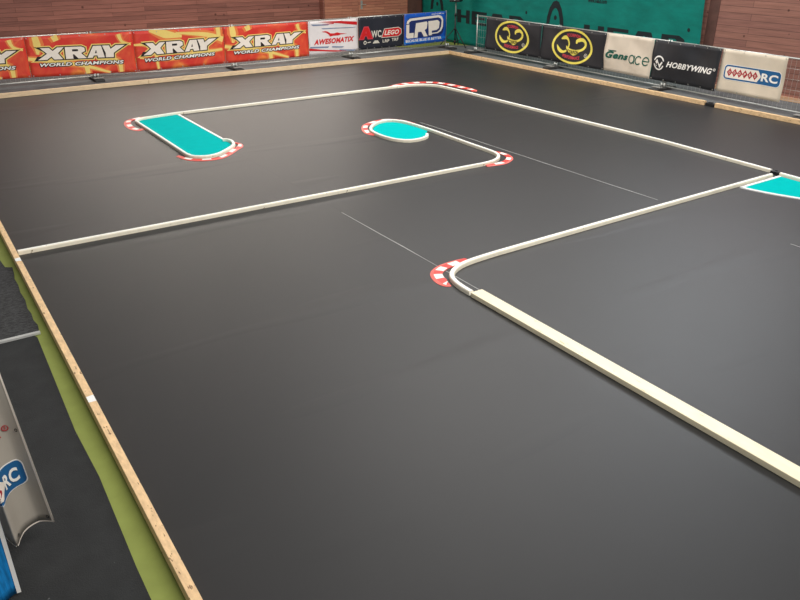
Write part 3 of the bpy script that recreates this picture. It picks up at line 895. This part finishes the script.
# ---- two black scorpion banners
def scorpion(y0, y1, cx, label, seed):
    f, W = right_map(y0, y1, seed, .024, 1.04, .18)
    B = Banner('advertising_banner', W, .9, f, cloth('black', (42, 42, 46), .15), label)
    rx, ry, cy = .715, .44, .445
    B.put('emblem_ring', shape2d([ellipse(cx, cy, rx, ry, 56), ellipse(cx, cy, rx - .075, ry - .055, 56)]), I_YEL2, .005, 'yellow oval ring')
    def q(pts): return [(cx + a * rx, cy + b * ry) for a, b in pts]
    S = [stroke(q([(-.74, .0), (-.66, -.2), (-.54, -.34), (-.40, -.36), (-.26, -.26)]), [.02, .075, .085, .06, .05]),
         stroke(q([(-.22, -.12), (-.17, .12), (-.22, .36), (-.34, .48), (-.46, .44), (-.57, .36)]), [.05, .045, .06, .10, .085, .03]),
         stroke(q([(.22, -.25), (.48, -.1), (.62, .1), (.62, .32), (.48, .46), (.32, .43), (.2, .34), (.2, .2)]), [.06, .06, .07, .075, .085, .095, .085, .04]),
         shape2d([q([(-.32, .02), (-.18, -.1), (.0, -.16), (.2, -.16), (.36, -.1), (.34, -.3), (.2, -.44), (.08, -.5), (-.04, -.44), (-.18, -.34), (-.3, -.18)])])]
    B.put('emblem', merge(*S), I_YEL2, .006, 'yellow scorpion')
    V, F = fit(text2d('SCORPION', .03), -.28, .32, -.36, -.14)
    V = [(cx + a * rx, cy + (b - .07 * math.cos(a * 4)) * ry) for a, b in V]
    B.put('emblem_lettering', (V, F), I_BLACK, .009, 'dark letters on the scorpion body')
    def arc(s, x0, x1, y, h, bend):
        V, F = fit(text2d(s, .03), x0, x1, 0, h); return [(cx + a, cy + y + b + bend * a * a) for a, b in V], F
    B.put('lettering', arc('SCORPION', -.21, .25, .245, .08, -.3), I_PINK, .006, 'red upper words')
    B.put('lettering', arc('PERFORMANCE', -.30, .30, -.32, .085, .3), I_PINK, .006, 'red lower words')
    B.put('registered_mark', merge(shape2d([ellipse(cx + .50, cy - .17, .055, .05, 18), ellipse(cx + .50, cy - .17, .042, .038, 18)]), fit(text2d('R', .03), cx + .48, cx + .52, cy - .19, cy - .15)), I_SILVER, .006, 'small pale ring mark')
    B.eyelets(6)


scorpion(17.485, 15.175, 1.145, 'black banner with yellow oval scorpion emblem, nearer the teal curtain end', .8)
scorpion(15.165, 12.865, 1.165, 'black banner with yellow oval scorpion emblem, beside the beige banner', 2.7)

# ---- beige Gens ace
f, W = right_map(12.855, 11.415, 3.9, .034, 1.05, .19)
B = Banner('advertising_banner', W, .9, f, cloth('beige', (226, 212, 192)), 'beige Gens ace banner with dark green lettering')
V, F = text2d('Gens', .05, .3)
B.put('lettering', fit((V, F), .06, .73, .32, .49), I_GREEN, .008, 'dark green bold word Gens')
B.put('lettering', shape2d([[(.12, .515), (.36, .515), (.35, .49), (.14, .49)]]), I_GREEN, .008, 'dark green bar')
def ring_(cx, cy, r, t=.026): return [ellipse(cx, cy, r, r * 1.1, 28), ellipse(cx, cy, r - t, (r - t) * 1.1, 28)]
def open_ring(cx, cy, r, a0, a1, t=.026):
    o_ = [(cx + r * math.cos(math.radians(a)), cy + 1.1 * r * math.sin(math.radians(a))) for a in range(a0, a1 + 1, 10)]
    i_ = [(cx + (r - t) * math.cos(math.radians(a)), cy + 1.1 * (r - t) * math.sin(math.radians(a))) for a in range(a1, a0 - 1, -10)]
    return [o_ + i_]
B.put('lettering', merge(shape2d(ring_(.86, .375, .095)), shape2d([[(.935, .47), (.96, .47), (.96, .275), (.935, .275)]]), shape2d(open_ring(1.07, .375, .095, 40, 320)),
                         shape2d(open_ring(1.28, .375, .095, 0, 320)), shape2d([[(1.19, .385), (1.37, .385), (1.37, .362), (1.19, .362)]])), I_GREEN, .008, 'thin dark green word ace')
B.eyelets(4)

# ---- black Hobbywing
f, W = right_map(11.405, 9.64, 5.3, .036, 1.045, .19)
B = Banner('advertising_banner', W, .9, f, cloth('black_gloss', (40, 41, 45), .2), 'wrinkled black HOBBYWING banner with white ring emblem')
B.put('emblem', merge(shape2d([[(a, b) for a, b in open_ring(.22, .40, .15, 20, 160, .03)[0]]]), shape2d(open_ring(.22, .40, .15, 190, 340, .03)),
                      shape2d([[(.12, .42), (.17, .49), (.24, .36), (.30, .44), (.33, .42), (.25, .28), (.19, .40), (.15, .37)]]), shape2d([[(.13, .36), (.17, .34), (.15, .31)]])), I_WHITE, .009, 'white ring emblem')
B.put('lettering', fit(text2d('HOBBYWING', .035, .3), .43, 1.63, .335, .465), I_WHITE, .009, 'white letters HOBBYWING')
B.put('registered_mark', merge(shape2d([ellipse(1.68, .445, .03, .03, 16), ellipse(1.68, .445, .02, .02, 14)]), fit(text2d('R'), 1.67, 1.69, .43, .46)), I_WHITE, .009)
B.eyelets(6)


# ---- beige diamond banner (design shared with the loose banner at lower left)
def rc_design(B, u0, u1, v0, v1, base=.006):
    h = v1 - v0; Wd = u1 - u0
    B.put('badge_edge', shape2d([rrect(u0 - h * .04, u1 + h * .04, v0 - h * .04, v1 + h * .04, h * .27)]), I_WHITE, base - .002, 'white rim')
    B.put('badge', shape2d([rrect(u0, u1, v0, v1, h * .25)]), I_BLUE, base, 'blue rounded badge')
    ax = (u0 + Wd * .60) if h > .2 else u1 - .205; t = .032 if h > .2 else .02
    rr_ = .05 if h > .2 else .035
    P = rrect(u0 + t, u0 + t + .2, v0 + t, v1 - t, rr_)
    P = [p for p in P if p[0] < u0 + t + .1]
    B.put('badge_panel', shape2d([[(ax, v1 - t)] + P + [(ax, v0 + t), (ax + .075, (v0 + v1) / 2)]]), I_CREAM, base + .002, 'cream pointed panel')
    ds = []; lt = []
    x0 = u0 + t + .04; step = (ax - .0 - x0) / 6
    for k, ch in enumerate('OODPEO'):
        cx = x0 + step * (k + .5); cy = (v0 + v1) / 2; rx = step * .52; ry = h * .29
        ds.append(shape2d([[(cx - rx, cy), (cx, cy - ry), (cx + rx, cy), (cx, cy + ry)]]))
        lt.append(fit(text2d(ch, .02), cx - .02, cx + .02, cy - .03, cy + .03))
    B.put('diamonds', merge(*ds), I_DKR, base + .004, 'row of six dark red diamonds')
    B.put('diamond_letters', merge(*lt), I_CREAM, base + .006)
    B.put('lettering', fit(text2d('RC', .035), ax + (.085 if h > .2 else .055), u1 - (.05 if h > .2 else .035), v0 + h * .22, v1 - h * .22), I_WHITE, base + .004, 'white letters RC')


f, W = right_map(9.63, 8.165, 1.3, .022, 1.045, .205)
B = Banner('advertising_banner', W, .9, f, cloth('beige_right', (230, 216, 194)), 'beige banner with blue RC badge and red diamonds by the right edge')
rc_design(B, .115, 1.385, .285, .585)
B.eyelets(4)

# ---------------------------------------------------------------- teal windbreak curtain with print
XT = 15.60
def curtain_map(u, v, off):
    y = 22.05 - u
    fold = .016 * math.sin(u * 2.1 + v * .8) + .010 * math.sin(u * 5.3 - v * 2.2 + 1) + .008 * math.sin(u * 1.1 + v * 5.2)
    skew = -.06 * v
    return Vector((XT - off - fold, y + (skew if u > 10.5 else skew * max(0, (u - 8) / 2.5)) * -1, -.004 + v))
B = Banner('windbreak_curtain', 11.05, 2.3, curtain_map, M_CURT, 'large teal HEAD windbreak curtain hanging before the right wall', 'curtain', None, nu=110, nv=20)
B.root.pop('group', None) if 'group' in B.root else None
def H4(u0, u1, z0, z1):
    Wd = u1 - u0; h = z1 - z0
    def L(p): return [(u0 + a * Wd, z0 + b * h) for a, b in p]
    return merge(shape2d([L([(0, 0), (.065, 0), (.065, .4), (.15, .4), (.15, 0), (.215, 0), (.215, 1), (.15, 1), (.15, .6), (.065, .6), (.065, 1), (0, 1)])]),
                 shape2d([L([(.25, 0), (.48, 0), (.48, .2), (.32, .2), (.32, .41), (.46, .41), (.46, .59), (.32, .59), (.32, .8), (.48, .8), (.48, 1), (.25, 1)])]),
                 shape2d([L([(.50, 0), (.575, 0), (.595, .22), (.675, .22), (.695, 0), (.77, 0), (.70, 1), (.57, 1)]), L([(.61, .4), (.66, .4), (.645, .75), (.625, .75)])]),
                 shape2d([L([(.80, 0), (.95, 0), (1, .2), (1, .8), (.95, 1), (.80, 1)]), L([(.865, .2), (.92, .2), (.935, .3), (.935, .7), (.92, .8), (.865, .8)])]))
B.put('lettering', H4(1.93, 5.05, .64, 1.03), M_CURTINK, .006, 'dark word HEAD beside the tripod')
B.put('lettering', H4(7.42, 10.62, .64, 1.035), M_CURTINK, .006, 'dark word HEAD above the beige banner')
def arch(cx, z0, s):
    a = [(-.36, 0), (-.335, .2), (-.25, .45), (-.12, .62), (0, .66), (.12, .62), (.25, .45), (.335, .2), (.36, 0)]
    b = [(.22, .02), (.19, .2), (.13, .36), (.06, .44), (0, .46), (-.06, .44), (-.13, .36), (-.19, .2), (-.22, .02)]
    return merge(shape2d([[(cx + x * s, z0 + z * s) for x, z in a + b]]), shape2d([ellipse(cx + .02, z0 + .20 * s, .055, .06, 18)]))
B.put('emblem', arch(6.34, .93, .95), M_CURTINK, .006, 'dark arch emblem above the oval-emblem banners')
B.put('emblem', arch(.86, .93, .95), M_CURTINK, .006, 'dark arch emblem at left end of the curtain')
B.put('web_address', fit(text2d('www.head.com', .03), 7.44, 8.10, 1.58, 1.69), M_CURTINK, .006, 'small dark lettering')
for a, b in ((5.15, 1.16), (10.7, 1.18)): B.put('vent_hole', shape2d([ellipse(a, b, .04, .045, 14)]), M_CURTINK, .006, 'dark vent hole')
B.eyelets(12, True, False)

# ---------------------------------------------------------------- tripod loudspeaker in the corner
TX, TY = 15.05, 19.47
st = thing('speaker_stand', (TX, TY, -.004), 'black tripod stand in the far corner before the teal curtain', 'stand')
bm = bmesh.new(); add_tube(bm, (TX, TY, .05), (TX, TY, .95), .022, 12); link('pole', bm, M_BLACK, st, True)
bm = bmesh.new(); add_tube(bm, (TX, TY, .85), (TX, TY, 1.312), .015, 12); link('upper_pole', bm, M_CONC, st, True)
for z in (.14, .52, .93):
    bm = bmesh.new(); add_tube(bm, (TX, TY, z - .04), (TX, TY, z + .04), .038, 12); link('collar', bm, M_BLACK, st, True)
for k in range(3):
    a = math.radians((155, 275, 40)[k]); ex, ey = TX + .50 * math.cos(a), TY + .50 * math.sin(a)
    bm = bmesh.new(); add_tube(bm, (TX + .03 * math.cos(a), TY + .03 * math.sin(a), .52), (ex, ey, .012), .014, 8)
    g = link('leg', bm, M_BLACK, st, True)
    bm = bmesh.new(); add_tube(bm, (ex - .02 * math.cos(a), ey - .02 * math.sin(a), .03), (ex + .02 * math.cos(a), ey + .02 * math.sin(a), -.004), .022, 10); link('rubber_foot', bm, M_RUBBER, g, True)
    bm = bmesh.new(); add_tube(bm, (TX + .03 * math.cos(a), TY + .03 * math.sin(a), .14), (TX + .27 * math.cos(a), TY + .27 * math.sin(a), .235), .010, 8); link('brace', bm, M_BLACK, st, True)
sp = thing('loudspeaker', (TX, TY, 1.32), 'black loudspeaker box on the tripod, cut by top picture edge', 'loudspeaker')
bm = bmesh.new(); add_box(bm, -.16, .16, -.17, .17, 1.31, 1.80, bevel=.015)
rot = Matrix.Rotation(math.radians(-55), 3, 'Z')
for v in bm.verts:
    p = rot @ Vector((v.co.x, v.co.y, 0)); v.co = Vector((TX + p.x, TY + p.y, v.co.z))
link('cabinet', bm, M_BLACK, sp)
bm = bmesh.new(); add_box(bm, -.145, .145, -.178, -.168, 1.34, 1.77, bevel=.003)
for v in bm.verts:
    p = rot @ Vector((v.co.x, v.co.y, 0)); v.co = Vector((TX + p.x, TY + p.y, v.co.z))
link('grille', bm, M_RUBBER, sp)
bm = bmesh.new(); add_box(bm, -.01, .03, -.182, -.176, 1.355, 1.385, bevel=.001)
for v in bm.verts:
    p = rot @ Vector((v.co.x, v.co.y, 0)); v.co = Vector((TX + p.x, TY + p.y, v.co.z))
link('badge', bm, M_ALU, sp)

# ---------------------------------------------------------------- loose banner and blue tarp hanging at lower left
near_ctrl = [(-1.75, 3.79), (-1.2, 3.79), (-.7, 3.80), (-.35, 3.86), (-.16, 3.86), (-.10, 3.80), (-.065, 3.71), (-.037, 3.635), (-.018, 3.68), (.012, 3.735), (.05, 3.765), (.10, 3.778), (.14, 3.755), (.168, 3.729)]
NP = smooth_path(near_ctrl, .02); NL = [0]
for a, b in zip(NP, NP[1:]): NL.append(NL[-1] + (b - a).length)
NW = NL[-1]
NN = normals2d(NP)
def near_map(u, v, off):
    u = min(max(u, 0), NW)
    for i in range(len(NL) - 1):
        if u <= NL[i + 1] + 1e-9: break
    t = (u - NL[i]) / (NL[i + 1] - NL[i]); p = NP[i].lerp(NP[i + 1], t); n = NN[i].lerp(NN[i + 1], t).normalized()
    x, y = p.x, p.y
    k = max(0, (v - .35) / .6); k = min(1, k) ** 1.3
    yt = 3.775; y2 = y + (yt - y) * k * .85
    lean = -.07 * v * max(0, min(1, (u - (NW - .7)) / .7))
    nx, ny = n.x * (1 - k * .85), n.y
    d = Vector((nx, ny)).normalized()
    return Vector((x + lean - d.x * off, y2 - d.y * off, .15 + v * 1.06))
B = Banner('loose_banner', NW, .95, near_map, cloth('beige_near', (176, 168, 156)), 'curled beige banner with blue RC badge hanging at the lower left edge', 'banner', None, nu=200, nv=18, fine=.016)
if 'group' in B.root: del B.root['group']
rc_design(B, NW - .80, NW - .066, .272, .42, .004)
B.put('lettering', fit(text2d('X', .05, .2), NW - .205, NW - .108, .575, .665), I_DKR, .004, 'dark red letter')
B.put('registered_mark', merge(shape2d([ellipse(NW - .088, .618, .020, .017, 18), ellipse(NW - .088, .618, .014, .012, 16)]), fit(text2d('R', .02), NW - .094, NW - .082, .610, .626)), I_DKR, .004, 'small ring mark')
B.put('hem', merge(shape2d([[(NW - .012, 0), (NW, 0), (NW, .95), (NW - .012, .95)]]), shape2d([[(0, 0), (NW, 0), (NW, .008), (0, .008)]])), I_CREAM, .002, 'paler hem')
for u, v in ((NW - .03, .035), (NW - .03, .60), (NW - .245, .035)): B.eyelet(u, v, .010, M_RUBBER)
barrier((-3.6, 3.925), (-.26, 3.925), 'steel barrier panel holding the curled beige banner, left of the picture', group='steel barrier panels', zt=1.17, zb=.09)
foot((-.26, 3.925), (0, 1), 'rubber barrier foot behind the curled beige banner, left of picture')

def tarp_map(u, v, off):
    x = -1.2 + u; y = 3.43 + .018 * math.sin(u * 23) + .012 * math.sin(u * 41 + 1) + (.03 * math.sin(v * 5) * u)
    return Vector((x, y - off, .02 + v))
B = Banner('blue_tarp', 1.125, .55, tarp_map, M_BLUETARP, 'streaky blue tarp with white hem at bottom left corner', 'tarp', None, nu=90, nv=10)
if 'group' in B.root: del B.root['group']
B.put('hem', shape2d([[(1.105, 0), (1.125, 0), (1.125, .55), (1.105, .55)]]), I_WHITE, .003, 'white hem')
